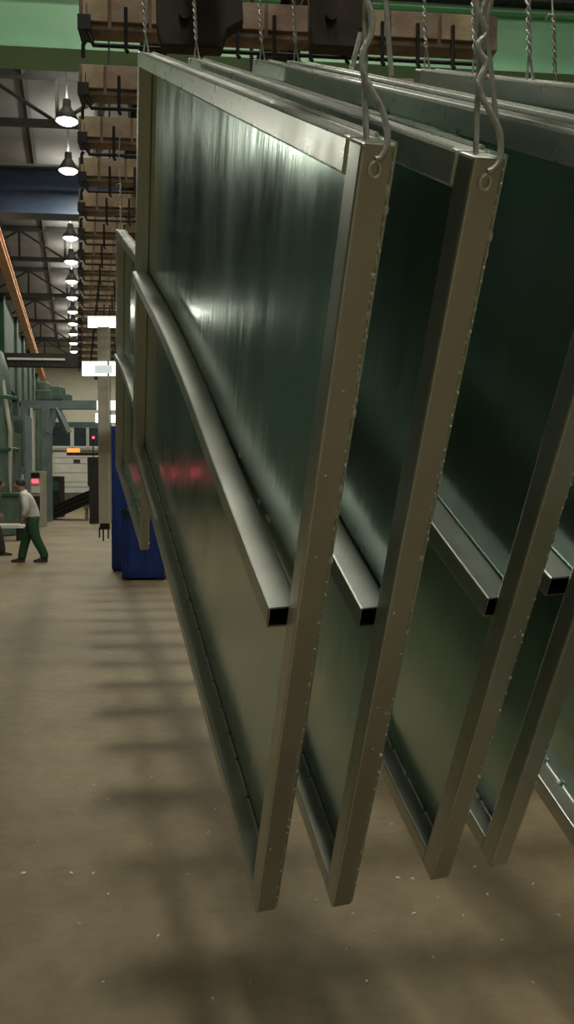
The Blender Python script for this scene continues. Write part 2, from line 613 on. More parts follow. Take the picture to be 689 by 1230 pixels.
for sgn, x in (('', -0.46), ('', 0.14)):
    a, b_ = H(RACK_C + x, -1.0, RACK_Z + 0.26), H(RACK_C + x, 16.0, RACK_Z + 0.26)
    root = empty('rack_rail', a, AXIS_ANG)
    ln = (b_ - a).length
    boxobj('rail_web', (-0.012, 0, -0.1), (0.012, ln, 0.1), M['dark_steel'], root)
    boxobj('rail_flange', (-0.045, 0, -0.112), (0.045, ln, -0.1), M['dark_steel'], root)
    boxobj('rail_flange', (-0.045, 0, 0.1), (0.045, ln, 0.112), M['dark_steel'], root)
    for q in range(4):
        MB().sweep([(0, 1.2 + q * 4.6, 0.1), (0, 1.2 + q * 4.6, ZC - RACK_Z - 0.27)], 0.012, 6).build('support_rod', M['dark_steel'], root)
    tag(root, 'dark steel rail carrying the rusty racks, %s' % ('the one nearer the aisle' if x < 0 else 'the one farther from the aisle'), 'rail')

# big dark hooks hanging from the rail in front of the first rack
for (px0, px1, d, lab) in ((186, 292, 2.78, 'large dark lifting hook above the two aisle-side panels'),
                           (368, 446, 2.86, 'large dark lifting hook above the third and fourth panels')):
    a, b_ = unp(px0, 62, d), unp(px1, 62, d)
    c = (a + b_) / 2
    hwid = (b_ - a).length / 2
    root = empty('lifting_hook', (c.x, c.y, 0), CROSS_ANG)
    zt = unp(px0, -14, d).z
    zb = a.z
    prof = [(-hwid * .95, zt), (hwid * .95, zt), (hwid * 1.0, zb + (zt - zb) * .45), (hwid * .62, zb + (zt - zb) * .28), (hwid * .5, zb),
            (-hwid * .85, zb), (-hwid * .95, zb + (zt - zb) * .3)]
    n = len(prof)
    MB().add([(x, -0.03, z) for x, z in prof] + [(x, 0.03, z) for x, z in prof],
             [tuple(range(n)), tuple(range(2 * n - 1, n - 1, -1))] + [(i, (i + 1) % n, (i + 1) % n + n, i + n) for i in range(n)]).build(
        'hook_plate', M['dark_rust'], root, bevel=0.006)
    MB().sweep([(-hwid * .3, -0.05, zb + .1), (-hwid * .3, 0.05, zb + .1)], 0.02, 10).build('hook_pin', M['dark_rust'], root)
    boxobj('hook_stem', (-hwid * .3 - 0.012, -0.012, zt - 0.01), (-hwid * .3 + 0.012, 0.012, RACK_Z + 0.148), M['dark_steel'], root)
    tag(root, lab, 'hook')

# ================================================================== GALVANIZED PANELS
PW, PL, PT = 1.2926, 1.8855, 0.0417
TUBE = 0.040


def pframe(yaw, tilt, lean):
    u = Vector((-math.sin(yaw) * math.cos(tilt), math.cos(yaw) * math.cos(tilt), math.sin(tilt)))
    n_ = Vector((math.cos(yaw), math.sin(yaw), 0))
    w_ = n_.cross(u)
    c, s = math.cos(lean), math.sin(lean)
    return u, c * w_ - s * n_, c * n_ + s * w_


def spline(keys, x):
    """Catmull-Rom through sorted (x, y) keys"""
    keys = sorted(keys)
    if x <= keys[0][0]:
        return keys[0][1]
    for i in range(len(keys) - 1):
        x0, y0 = keys[i]
        x1, y1 = keys[i + 1]
        if x <= x1:
            t = (x - x0) / (x1 - x0)
            ym = keys[i - 1][1] if i else y0
            yp = keys[i + 2][1] if i + 2 < len(keys) else y1
            return 0.5 * (2 * y0 + (y1 - ym) * t + (2 * ym - 5 * y0 + 4 * y1 - yp) * t * t + (3 * y0 - 3 * y1 + yp - ym) * t ** 3)
    return keys[-1][1]


def tube_rail(L, a_keys, c_keys, b_end, wdt=0.050, hgt=0.037, wall=0.003):
    """bent square tube, hollow, open at the near end. local: x = thickness, y = along, z = up"""
    nseg = 36
    mb = MB()
    rings = []
    for i in range(nseg + 1):
        b_ = b_end + (L - 0.04 - b_end) * i / nseg
        a = spline(a_keys, b_ / L)
        c = spline(c_keys, b_ / L)
        r_ = 0.0035
        pts = []
        for (cx, cz, q) in ((wdt - r_, -r_, 0), (wdt - r_, -hgt + r_, 1), (r_, -hgt + r_, 2), (r_, -r_, 3)):
            for e in range(3):
                an = math.pi / 2 - q * math.pi / 2 - e * math.pi / 4
                pts.append(Vector((c + cx + r_ * math.cos(an), b_, a + cz + r_ * math.sin(an))))
        inn = [Vector((c + wall, b_, a - wall)), Vector((c + wdt - wall, b_, a - wall)),
               Vector((c + wdt - wall, b_, a - hgt + wall)), Vector((c + wall, b_, a - hgt + wall))]
        rings.append((pts, inn))
    n = 12
    vs_ = [p for r_ in rings for p in r_[0]]
    fs = []
    for i in range(nseg):
        for k in range(n):
            x, y = i * n + k, i * n + (k + 1) % n
            fs.append((x, y, y + n, x + n))
    fs.append(tuple(range(nseg * n, nseg * n + n)))
    mb.add(vs_, fs)
    # inner bore, first 0.25 m, and the rim
    o4 = [rings[0][0][10], rings[0][0][1], rings[0][0][4], rings[0][0][7]]
    i4 = rings[0][1]
    deep = [Vector((p.x, p.y + 0.06, p.z)) for p in i4]
    vs_ = [Vector(p) for p in o4] + [Vector(p) for p in i4]
    mb.add(vs_, [(k, (k + 1) % 4, (k + 1) % 4 + 4, k + 4) for k in range(4)])
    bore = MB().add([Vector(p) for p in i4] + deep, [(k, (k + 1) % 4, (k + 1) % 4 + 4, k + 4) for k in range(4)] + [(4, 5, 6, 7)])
    return mb, bore


def make_panel(name, P0, yaw, tilt, lean, L=PL, W=PW, label='', seed=0, a_keys=None, c_keys=None, b_end=0.065, loose_top=True):
    rnd = random.Random(seed)
    u, w_, n_ = pframe(yaw, tilt, lean)
    m = Matrix(((n_.x, u.x, w_.x, P0.x), (n_.y, u.y, w_.y, P0.y), (n_.z, u.z, w_.z, P0.z), (0, 0, 0, 1)))
    root = empty(name, matrix=m)
    t = PT - 0.003
    fl = 0.040
    # sheet at the back of the frame, with a small upstanding lip
    nx, ny = 22, 30
    vs_, fs = [], []
    for i in range(ny + 1):
        for k in range(nx + 1):
            b_ = 0.004 + (L - 0.008) * i / ny
            a = 0.004 + (W + 0.002 - 0.004) * k / nx
            q = math.sin(math.pi * i / ny) * math.sin(math.pi * k / nx)
            vs_.append((t + 0.0016 * q * math.sin(3.1 * b_ + 2.2 * a + seed), b_, a))
    nv = len(vs_)
    vs_ += [(x + 0.0032, y, z) for x, y, z in vs_]
    for i in range(ny):
        for k in range(nx):
            p = i * (nx + 1) + k
            fs.append((p, p + 1, p + nx + 2, p + nx + 1))
            fs.append((p + nv, p + nx + 1 + nv, p + nx + 2 + nv, p + 1 + nv))
    edge = [k for k in range(nx + 1)] + [(i + 1) * (nx + 1) + nx for i in range(ny)] + \
           [ny * (nx + 1) + nx - 1 - k for k in range(nx)] + [(ny - 1 - i) * (nx + 1) for i in range(ny - 1)]
    for i in range(len(edge)):
        p, q = edge[i], edge[(i + 1) % len(edge)]
        fs.append((p, q, q + nv, p + nv))
    MB().add(vs_, fs).build('sheet', M['sheet'], root, smooth=True)
    bv = 0.0035
    # near post, far post, bottom rail, top rail (40 mm tubes)
    post = boxobj('end_post', (0, 0, 0), (t, fl, W - 0.001), M['frame'], root, bevel=bv)
    boxobj('end_post', (0, L - fl, 0), (t, L, W - 0.001), M['frame'], root, bevel=bv)
    bot = boxobj('bottom_rail', (0.0008, fl + 0.0005, 0.0008), (t, L - fl - 0.0005, 0.0391), M['frame'], root, bevel=bv)
    top = boxobj('top_rail', (-0.001, fl + 0.004, W - 0.040), (t, L - fl - 0.0005, W), M['zinc_lit_top'], root, bevel=bv)
    # raised beads along the top, whitened to stand in for edge highlights
    mb = MB()
    for i in range(9):
        y0 = fl + 0.02 + i * (L - 0.1) / 9
        y1 = y0 + (L - 0.1) / 9 * 0.93
        mb.sweep([(t + 0.0005, y0, W + 0.0015), (t + 0.0005, y1 + 0.01, W + 0.0015)], 0.0034, 6)
        mb.sweep([(0.0026, y0, W - 0.0004), (0.0026, y1 + 0.013, W - 0.0004)], 0.0024, 6)
    s_ = mb.build('top_gleam_bead', M['weld'], root, smooth=True)
    # bent middle rail
    ak = a_keys or [(0.035, 0.644), (0.265, 0.658), (0.48, 0.680), (0.69, 0.685), (1.0, 0.667)]
    ck = c_keys or [(0.035, -0.013), (0.48, -0.0125), (1.0, -0.012)]
    ak = [(x, y * W / PW) for x, y in ak]
    tb, bore = tube_rail(L, ak, ck, b_end)
    rail = tb.build('middle_rail', M['tube'], root)
    bore.build('tube_bore', M['black'], rail)  # zinc bore coloured black for the shade inside
    # stitch welds along sheet joints and zinc runs on the near post
    mb = MB()
    y = 0.06
    while y < L - 0.1:
        ln = rnd.uniform(0.05, 0.10)
        mb.sweep([(t - 0.003, y, 0.0405), (t - 0.003, y + ln, 0.0405)], 0.0032, 5)
        mb.blob((t - 0.006, y, 0.0415), (0.004, 0.006, 0.003))
        y += ln + 0.012
    for k in range(9):
        b_ = rnd.uniform(0.06, 1.1)
        mb.blob((t - 0.001, b_, spline(ak, b_ / L) + rnd.uniform(0.0, 0.02)), (0.003, 0.006, 0.006))
    s_ = mb.build('stitch_weld', M['weld'], root, smooth=True)
    s_['kind'] = 'stuff'
    mb = MB()
    z = 0.02
    while z < W - 0.01:
        big = rnd.random() < 0.09
        r_ = rnd.uniform(0.0030, 0.0042) if big else rnd.uniform(0.0012, 0.0024)
        mb.blob((t - 0.002 + rnd.uniform(-.002, .002), -0.0003, z), (r_, r_, r_ * rnd.uniform(1, 2.2)), 6)
        z += rnd.uniform(0.004, 0.02) if z > W * 0.6 else rnd.uniform(0.012, 0.05)
    z = 0.01
    while z < W - 0.005:
        ln = rnd.uniform(0.05, 0.2)
        mb.sweep([(0.0025, 0.0008, z), (0.0025, 0.0008, min(z + ln, W - 0.002))], 0.0014, 5)
        z += ln + 0.01
    for k in range(4):
        mb.blob((rnd.uniform(.01, .03), 0.0, rnd.uniform(0.1, W - 0.15)), (0.0022, 0.0012, 0.002), 6)
    s_ = mb.build('zinc_drips', M['weld'], root, smooth=True)
    s_['kind'] = 'stuff'
    # lifting hole ring on the near post, and its weld
    mb = MB()
    pts = [(0.018 + 0.0065 * math.cos(a), -0.002, W - 0.026 + 0.008 * math.sin(a)) for a in [2 * math.pi * k / 14 for k in range(15)]]
    mb.sweep(pts, 0.0022, 6)
    mb.build('lifting_eye', M['weld'], root, smooth=True)
    tag(root, label, 'gate', 'galvanized steel panels hung in a row')
    root['_m'] = 0
    del root['_m']
    return root, m


BY, BT, BL = 0.3137, 0.4971, 0.0448
panels = {}
panels[1] = make_panel('galvanized_panel', unp(306.8, 1097.5, 1.5), BY, BT, BL, seed=1, c_keys=[(0.035, -0.021), (0.265, -0.016), (0.48, -0.0125), (1.0, -0.012)],
                       label='galvanized steel panel hanging outermost, right beside the open aisle floor')
panels[2] = make_panel('galvanized_panel', unp(398.2, 1091.0, 1.528), BY - 0.0134, BT + 0.001, BL + 0.0084, seed=2,
                       label='galvanized steel panel hanging second from the open aisle')
panels[3] = make_panel('galvanized_panel', unp(516.7, 1058.3, 1.5763), BY - 0.0022, BT - 0.0022, BL, seed=3, b_end=0.045, a_keys=[(0.02, 0.634), (0.265, 0.652), (0.48, 0.676), (0.69, 0.683), (1.0, 0.667)],
                       label='galvanized steel panel hanging third from the open aisle')
panels[4] = make_panel('galvanized_panel', unp(587.9, 1042.3, 1.6119), BY + 0.0055, BT - 0.0013, BL + 0.011, seed=4,
                       label='galvanized steel panel hanging fourth from the open aisle')
panels[5] = make_panel('galvanized_panel', Vector((0.6997, 1.1219, 0.6873)), BY - 0.0126, BT - 0.019, BL, seed=5,
                       label='galvanized steel panel hanging fifth from the open aisle, a little lower')
panels[6] = make_panel('galvanized_panel', Vector((1.05, 1.20, 0.64)), BY - 0.0126, BT - 0.019, BL, seed=6,
                       label='galvanized steel panel hanging sixth, farthest from the open aisle')
panels[7] = make_panel('galvanized_panel', Vector((-0.6806, 3.8344, 1.3363)), BY + 0.0181, BT - 0.0673, BL, L=0.9688, W=1.2853, seed=7,
                       label='shorter galvanized steel panel hanging behind the outermost, above the blue bin')


# ------------------------------------------------------------------ hanging wires
def world_pt(i, b_, c, a):
    return panels[i][1] @ Vector((c, b_, a))


def twisted(name, p0, p1, label, straight=0.35, tw=9, r=0.0026, loop=True, bulge=0.006, up_bend=0.0):
    """wire: loop at the foot, twisted pair, then one long strand up to the rack"""
    root = empty(name, p0)
    d = p1 - p0
    L_ = d.length
    m = d.normalized()
    s1 = m.cross(Vector((0, 1, 0))).normalized()
    s2 = m.cross(s1)
    foot = min(0.05, 0.15 * L_)
    tl = min(0.17, 0.5 * L_)
    for ph in (0, math.pi):
        pts = []
        for k in range(5):
            f_ = k / 4
            pts.append(m * (foot * f_) + s1 * (0.007 * (1 - f_) * (1 if ph else -1)) + s2 * (0.003 * math.cos(ph)) * f_)
        for k in range(40):
            f_ = k / 39
            a = ph + f_ * tw * math.pi
            pts.append(m * (foot + tl * f_) + (s1 * math.sin(a) + s2 * math.cos(a)) * 0.0034)
        if ph == 0:
            for k in range(1, 9):
                f_ = k / 8
                pts.append(m * (foot + tl + (L_ - foot - tl) * f_) + s1 * (0.006 * math.sin(f_ * math.pi)))
        else:
            pts.append(m * (foot + tl + 0.006) + s1 * 0.012)
            pts.append(m * (foot + tl - 0.01) + s1 * 0.022)
        MB().sweep(pts, r, 6).build('strand', M['wire'], root, smooth=True)
    tag(root, label, 'wire', 'wires holding the steel panels')
    return root


ZR = RACK_Z - 0.19


def wire_at(px, py, d, label, px_top=None, **kw):
    p0 = unp(px, py, d)
    dz = 0
    p1 = Vector((p0.x - 0.01, p0.y, ZR + 0.05))
    if px_top is not None:
        q = unp(px_top, 0, d)
        f_ = (p1.z - p0.z) / (q.z - p0.z)
        p1 = Vector((p0.x + (q.x - p0.x) * f_, p0.y + 0.0, p1.z))
    return twisted('hanging_wire', p0, p1, label, **kw)


p = world_pt(1, PL - 0.03, 0.02, PW)
ORD = {1: 'outermost', 2: 'second', 3: 'third', 4: 'fourth', 5: 'fifth', 6: 'sixth'}
for i in (1, 2, 3, 4):
    p0 = world_pt(i, PL - 0.035, 0.02, PW + 0.001)
    p1 = Vector((p0.x - 0.02, p0.y - 0.02, ZR + 0.05))
    twisted('hanging_wire', p0, p1, 'twisted zinc wire at the raised end of the %s panel from the aisle' % ORD[i])
for b_, lab in ((PL - 0.03, 'at the raised end'), (PL - 0.30, 'a step in from the raised end'), (PL - 0.54, 'midway along')):
    p0 = world_pt(5, b_, 0.02, PW + 0.001)
    twisted('hanging_wire', p0, Vector((p0.x - 0.03, p0.y, ZR + 0.05)), 'twisted zinc wire %s of the fifth hung panel' % lab)
p0 = world_pt(6, PL - 0.03, 0.02, PW + 0.001)
twisted('hanging_wire', p0, Vector((p0.x - 0.03, p0.y, ZR + 0.05)), 'twisted zinc wire at the raised end of the sixth panel from the aisle')
p0 = world_pt(7, 0.9688 - 0.03, 0.02, 1.2863)
twisted('hanging_wire', p0, Vector((p0.x, p0.y, ZR + 0.05)), 'twisted zinc wire at the raised end of the shorter panel behind the outermost')


def near_wire(i, path, straight, extra, label, r=0.0036):
    """bent loop of wire through the lifting eye at the near post. paths are pixel tracks at the depth of the post"""
    top = world_pt(i, 0.012, 0.02, PW)
    d = (top - CAM).dot(fw)
    root = empty('hanging_wire', top)
    def w3(pts, dd=0.0):
        return [unp(x, y, d + dd) - top for x, y in pts]
    def ext(pts):
        a, b_ = pts[1], pts[0]
        zt = RACK_Z - 0.15 - top.z
        f_ = (zt - b_.z) / (b_.z - a.z)
        return [Vector((b_.x + (b_.x - a.x) * f_ * 0.2, b_.y + 0.05, zt))] + pts
    # smooth the bent strand
    pts = w3(path, -0.004)
    sm = []
    for k in range(len(pts) - 1):
        pm = pts[max(k - 1, 0)]
        pn = pts[min(k + 2, len(pts) - 1)]
        for q in range(6):
            t = q / 6
            a, b_ = pts[k], pts[k + 1]
            sm.append(0.5 * (2 * a + (b_ - pm) * t + (2 * pm - 5 * a + 4 * b_ - pn) * t * t + (3 * a - 3 * b_ + pn - pm) * t ** 3))
    sm.append(pts[-1])
    MB().sweep(ext(sm), r, 8).build('bent_strand', M['wire'], root, smooth=True)
    MB().sweep(ext(w3(straight, 0.006)), r * 0.92, 8).build('straight_strand', M['wire'], root, smooth=True)
    for e in extra:
        MB().sweep(ext(w3(e, 0.012)) if e[0][1] <= 0 else w3(e, 0.012), r * 0.8, 8).build('loose_strand', M['wire'], root, smooth=True)
    tag(root, label, 'wire', 'wires holding the steel panels')
    return root


near_wire(1, [(440, 0), (446, 20), (445, 42), (436, 62), (436, 86), (446, 108), (457, 128), (463, 148), (465, 170), (458, 188), (451, 192)],
          [(439, 0), (438, 60), (438, 120), (440, 172), (450, 190)],
          [[(463, 0), (466, 40), (470, 92)], [(433, 40), (428, 60), (422, 82)]],
          'bent zinc wire looped through the low end of the outermost panel')
near_wire(2, [(583, 0), (578, 20), (584, 40), (575, 52), (576, 64), (584, 76), (576, 96), (577, 112), (590, 138), (600, 160), (600, 190), (592, 203), (585, 206)],
          [(571, 0), (577, 50), (574, 100), (572, 150), (571, 190), (582, 208)],
          [[(590, 0), (583, 30), (588, 70), (592, 110), (597, 150), (601, 180)], [(577, 0), (585, 35), (578, 70), (583, 95)]],
          'bent and twisted zinc wire looped through the low end of the second panel')


# ================================================================== LEFT SIDE: ENCLOSURE, PORTAL, MACHINES
def D(px, py, d):
    return unp(px, py, d)


def vbox(name, px0, px1, py0, py1, d, depth, material, parent, bevel=0.0):
    """upright box whose front covers the given pixel span at distance d; built in parent's space"""
    a = unp(px0, py1, d)
    b_ = unp(px1, py0, d)
    lo = Vector((a.x, a.y, a.z)) - parent.location
    hi = Vector((b_.x, a.y + depth, b_.z)) - parent.location
    return boxobj(name, lo, hi, material, parent, bevel=bevel)


# dark green enclosure wall above the portal
root = empty('bath_enclosure', H(-2.5, 30, 0))
A, B = H(-2.5, 30, 0), H(-2.5, 57.5, 0)
o = quadprism('side_wall', [A - root.location, B - root.location, B - root.location + Vector((-0.15, 0, 0)), A - root.location + Vector((-0.15, 0, 0))],
              5.3, 8.4, M['enclosure'], root)
for q in range(1, 7):
    a = H(-2.45, 30.3 + q * 4.4, 0) - root.location
    boxobj('wall_post', (a.x - 0.1, a.y - 0.1, 0), (a.x + 0.08, a.y + 0.1, 8.5), M['green_machine'], root)
    boxobj('wall_rail', (a.x - 0.05, a.y, 6.2), (a.x + 0.06, a.y + 0.12, 6.35), M['green_dark'], root)
a = H(-2.5, 30, 0) - root.location
boxobj('front_panel', (a.x - 4.2, a.y - 0.05, 5.0), (a.x, a.y + 0.1, 8.3), M['green_dark'], root)
tag(root, 'tall dark green enclosure standing under the orange runway beam', 'enclosure')

# rounded green machine at the edge of the picture
root = empty('green_machine', unp(-14, 642, 26))
MB().lathe([(0.9, 0), (0.92, 1.2), (0.86, 2.4), (0.75, 4.2), (0.72, 5.0), (0.5, 5.7), (0.15, 6.0), (0.02, 6.02)], 24).build(
    'tank_body', M['green_machine'], root, smooth=True)
for z in (1.2, 2.6, 4.2):
    MB().lathe([(0.93, z), (0.97, z + .02), (0.97, z + .1), (0.93, z + .12)], 24).build('tank_band', M['green_dark'], root)
MB().sweep([(0.75, -0.3, 0.2), (0.85, -0.35, 3.2), (0.6, -0.3, 4.8)], 0.07, 8).build('tank_pipe', M['grey_beige'], root)
tag(root, 'rounded green machine tank standing behind the man in green jacket', 'machine')

# grey-blue portal
root = empty('machine_portal', (unp(70, 627, 35).x, unp(70, 627, 35).y, 0))
vbox('cross_beam', 25, 120, 481, 491, 35, 0.5, M['grey_blue'], root)
vbox('lower_beam', 50, 120, 507, 513, 36, 0.3, M['grey_blue'], root)
for p0, p1, mt in ((27, 34, 'grey_blue'), (36, 39, 'white_paint'), (50, 60, 'grey_blue'), (12, 20, 'green_machine')):
    a = unp(p0, 500, 35)
    b_ = unp(p1, 490, 35)
    boxobj('portal_leg', Vector((a.x, a.y, 0)) - root.location, Vector((b_.x, a.y + 0.3, b_.z)) - root.location, M[mt], root)
for (x0, y0, x1, y1) in ((82, 520, 68, 490), (58, 520, 66, 492)):
    MB().sweep([unp(x0, y0, 35.1) - root.location, unp(x1, y1, 35.1) - root.location], 0.16, 4).build('knee_brace', M['grey_blue'], root)
mo = vbox('gearbox', 42, 62, 468, 481, 35, 0.8, M['green_machine'], root, bevel=0.06)
vbox('motor_block', 60, 74, 463, 481, 35.1, 0.7, M['green_machine'], root, bevel=0.08)
vbox('drive_cover', 44, 57, 458, 470, 35.2, 0.5, M['green_machine'], root, bevel=0.08)
vbox('drive_foot', 74, 83, 474, 481, 35, 0.5, M['green_machine'], root)
tag(root, 'grey-blue steel portal carrying green drives before the windows', 'portal')

# cabinets and machine fronts behind the man
def cabinet(px0, px1, py0, d, depth, label, mt, panels_):
    y_f = 580 + CH * F / d
    a = unp(px0, y_f, d)
    r_ = empty('machine_cabinet', (a.x, a.y, 0))
    b_ = unp(px1, py0, d)
    boxobj('cabinet_body', (0, 0, 0), (b_.x - a.x, depth, b_.z), M[mt], r_, bevel=0.02)
    for (q0, q1, r0, r1, m2, nm) in panels_:
        aa, bb = unp(q0, r1, d - 0.03), unp(q1, r0, d - 0.03)
        boxobj(nm, (aa.x - a.x, -0.04, aa.z), (bb.x - a.x, 0.01, bb.z), M[m2], r_)
    tag(r_, label, 'cabinet')
    return r_


cabinet(0, 18, 520, 30, 0.8, 'tall grey-green machine cabinet behind the rounded tank', 'green_machine',
        [(1, 16, 530, 550, 'grey_blue', 'door_panel'), (2, 15, 553, 566, 'grey_beige', 'door_panel'), (3, 14, 558, 564, 'black', 'vent'),
         (1, 16, 572, 618, 'green_dark', 'door_panel')])
cabinet(17, 32, 500, 32, 0.8, 'narrow pale machine cabinet standing behind the walking man', 'grey_blue',
        [(18, 29, 505, 560, 'green_machine', 'door_panel'), (18, 29, 570, 592, 'white_paint', 'door_panel'), (18, 29, 596, 622, 'grey_beige', 'door_panel')])
cabinet(36, 50, 566, 31, 0.7, 'low dark cabinet with a red signal light behind the walking man', 'grey_beige',
        [(38, 48, 568, 574, 'black', 'vent'), (38.5, 46.5, 575.5, 580.5, 'red_glow', 'signal_light'), (38, 48, 584, 592, 'white_paint', 'door_panel'),
         (38, 48, 596, 622, 'dark_steel', 'door_panel')])
cabinet(52, 72, 572, 39.6, 0.9, 'low dark machine between the portal legs and the shutter door', 'dark_steel',
        [(54, 62, 576, 584, 'grey_blue', 'door_panel'), (63, 71, 578, 590, 'green_dark', 'door_panel')])

# dark pile of long steel sections
for k in range(14):
    row = k // 5
    j = k % 5
    d = 36.8 + j * 0.30
    y_f = 580 + CH * F / d
    a = unp(63, y_f, d)
    b_ = unp(119, y_f, d)
    a.z = 0.10 + row * 0.2
    b_.z = 1.0 + row * 0.2
    rt_ = empty('steel_section', a)
    v = b_ - a
    mtx = v.to_track_quat('Y', 'Z').to_matrix().to_4x4()
    boxobj('section_web', (-0.02, 0, -0.085), (0.02, v.length, 0.085), M['dark_steel'], rt_, mtx=mtx)
    for z in (-0.085, 0.07):
        boxobj('section_flange', (-0.11, 0, z), (0.11, v.length, z + 0.015), M['dark_steel'], rt_, mtx=mtx)
    tag(rt_, 'long dark steel section leaning in the sloping pile by the loading arm', 'steel beam', 'dark steel sections in the sloping pile')
c = unp(112, 580 + CH * F / 37.2, 37.2)
root = empty('trestle', (c.x, c.y, 0))
boxobj('trestle_top', (-0.25, -0.75, 0.50), (0.3, 1.3, 0.62), M['rust'], root)
for y in (-0.65, 1.15):
    boxobj('trestle_leg', (-0.2, y - 0.06, 0), (-0.08, y + 0.06, 0.51), M['rust'], root)
    boxobj('trestle_leg', (0.13, y - 0.06, 0), (0.25, y + 0.06, 0.51), M['rust'], root)
tag(root, 'brown trestle holding up the sloping pile of dark sections', 'trestle')

# loading arm with beacon
d = 33.5
c = unp(111, 580 + CH * F / d, d)
root = empty('loading_arm', (c.x, c.y, 0))
vbox('mast', 105, 118, 549, 584, d, 0.6, M['dark_steel'], root, bevel=0.03)
boxobj('mast_foot', (-0.12, 0, 0), (0.2, 0.5, 1.6), M['dark_steel'], root)
vbox('arm', 80, 118, 543.5, 547, d, 0.2, M['dark_steel'], root)
vbox('beacon', 80, 95, 538.5, 543.5, d, 0.2, M['beacon'], root, bevel=0.03)
vbox('tail_lamp', 110.5, 113, 524, 527, d, 0.1, M['red_glow'], root)
vbox('lamp_stalk', 111.2, 112.4, 527, 549, d + 0.02, 0.05, M['dark_steel'], root)
tag(root, 'dark loading arm with an orange beacon box above the sloping pile', 'machine')

# pale square tube hung upright from a rack, with zinc plates made emissive in place of reflected light
d = 8.13
c = unp(125, 632, d)
root = empty('hanging_column', c)
vbox('column_body', 118.5, 132, 394, 629, d, 0.1, M['pale_column'], root, bevel=0.006)
vbox('column_edge', 130.3, 132.6, 394, 629, d - 0.01, 0.02, M['white_paint'], root)
vbox('foot_block', 120, 130, 629, 636, d, 0.08, M['black'], root)
for x, y in ((119.5, 646), (124, 650), (130, 647)):
    a, b_ = unp(x, 633, d + 0.04) - c, unp(x, y, d + 0.04) - c
    MB().sweep([a, b_], 0.008, 6).build('foot_pin', M['dark_steel'], root)
a = unp(125, 394, d + 0.05) - c
MB().sweep([a, Vector((a.x, a.y, RACK_Z + 0.15 - c.z))], 0.006, 6).build('hanger_wire', M['dark_steel'], root)
tag(root, 'slim pale beige column hanging upright between the racks and the aisle', 'column')
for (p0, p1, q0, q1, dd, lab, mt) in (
        (105.5, 140, 380, 394, d - 0.02, 'bright cream plate with emitted shine on top of the pale hanging column', 'plate_shine'),
        (98.5, 140, 434, 452, d - 0.05, 'wide white plate with emitted shine across the middle of the pale hanging column', 'plate_shine_dim'),
        (116, 118.3, 481, 493, d, 'small white plate with emitted shine on the edge of the pale hanging column', 'plate_shine_dim'),
        (114.5, 118.2, 496, 508, d, 'small white plate with emitted shine below another on the pale hanging column', 'plate_shine_dim'),
        (132.8, 140.5, 481, 493, d, 'short white plate with emitted shine between the pale hanging column and the shorter panel', 'plate_shine_dim'),
        (133, 140.5, 498, 508, d, 'lowest white plate with emitted shine between the pale hanging column and shorter panel', 'plate_shine_dim')):
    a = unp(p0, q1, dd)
    r_ = empty('shiny_plate', a)
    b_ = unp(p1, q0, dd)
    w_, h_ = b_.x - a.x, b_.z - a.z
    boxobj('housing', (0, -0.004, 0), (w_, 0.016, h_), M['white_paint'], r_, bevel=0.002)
    boxobj('shine_face', (0.003, -0.010, 0.003), (w_ - 0.003, -0.003, h_ - 0.003), M[mt], r_)
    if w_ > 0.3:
        boxobj('grey_label', (w_ * 0.38, -0.013, h_ * 0.18), (w_ * 0.88, -0.009, h_ * 0.72), M['label_shine'], r_)
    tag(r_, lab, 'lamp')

# added red glowing board by the left wall: outside the picture, put there to make a red glint in the outermost panel
p = H(-4.1, 20.0, 0)
root = empty('glint_board', p, R(-8))
boxobj('board_case', (-0.45, 0, 1.46), (0.45, 0.1, 1.80), M['dark_steel'], root, bevel=0.02)
boxobj('red_face', (-0.42, -0.012, 1.50), (0.42, 0.005, 1.76), M['red_glow'], root)
for x in (-0.35, 0.35):
    boxobj('board_leg', (x - 0.03, 0.02, 0), (x + 0.03, 0.08, 1.43), M['dark_steel'], root)
tag(root, 'added unseen red glowing board on two legs by the green clad wall', 'glow_board')

# blue bin and tall blue cabinet
a = unp(146, 697, 14.0)
root = empty('blue_bin', (a.x, a.y, 0), CROSS_ANG * 0.3)
w_ = unp(197, 697, 14.0).x - a.x
boxobj('bin_body', (0, 0, 0.03), (w_, 0.9, 1.15), M['blue_bin'], root, bevel=0.02)
boxobj('bin_rim', (-0.02, -0.02, 1.13), (w_ + 0.02, 0.92, 1.2), M['blue_bin'], root, bevel=0.01)
for x in (0.08, w_ / 2, w_ - 0.08):
    boxobj('bin_rib', (x - 0.02, -0.018, 0.05), (x + 0.02, 0.01, 1.12), M['blue_bin'], root)
boxobj('bin_lid_latch', (0.02, -0.05, 1.1), (0.1, -0.01, 1.22), M['black'], root)
for x in (0.03, w_ - 0.13):
    boxobj('bin_skid', (x, 0, 0), (x + 0.1, 0.9, 0.035), M['black'], root)
tag(root, 'blue steel bin on the floor under the hanging panels', 'bin')
a = unp(134, 686, 15.4)
root = empty('blue_cabinet', (a.x, a.y, 0))
b_ = unp(170, 512, 15.4)
boxobj('cabinet_body', (0, 0, 0.04), (b_.x - a.x, 0.6, b_.z), M['blue_bin'], root, bevel=0.015)
boxobj('cabinet_door', (0.03, -0.02, 0.12), (b_.x - a.x - 0.03, 0.01, b_.z - 0.06), M['blue_bin'], root, bevel=0.008)
boxobj('cabinet_plinth', (0.02, 0.02, 0), (b_.x - a.x - 0.02, 0.58, 0.05), M['black'], root)
tag(root, 'tall narrow blue cabinet behind the blue bin', 'cabinet')

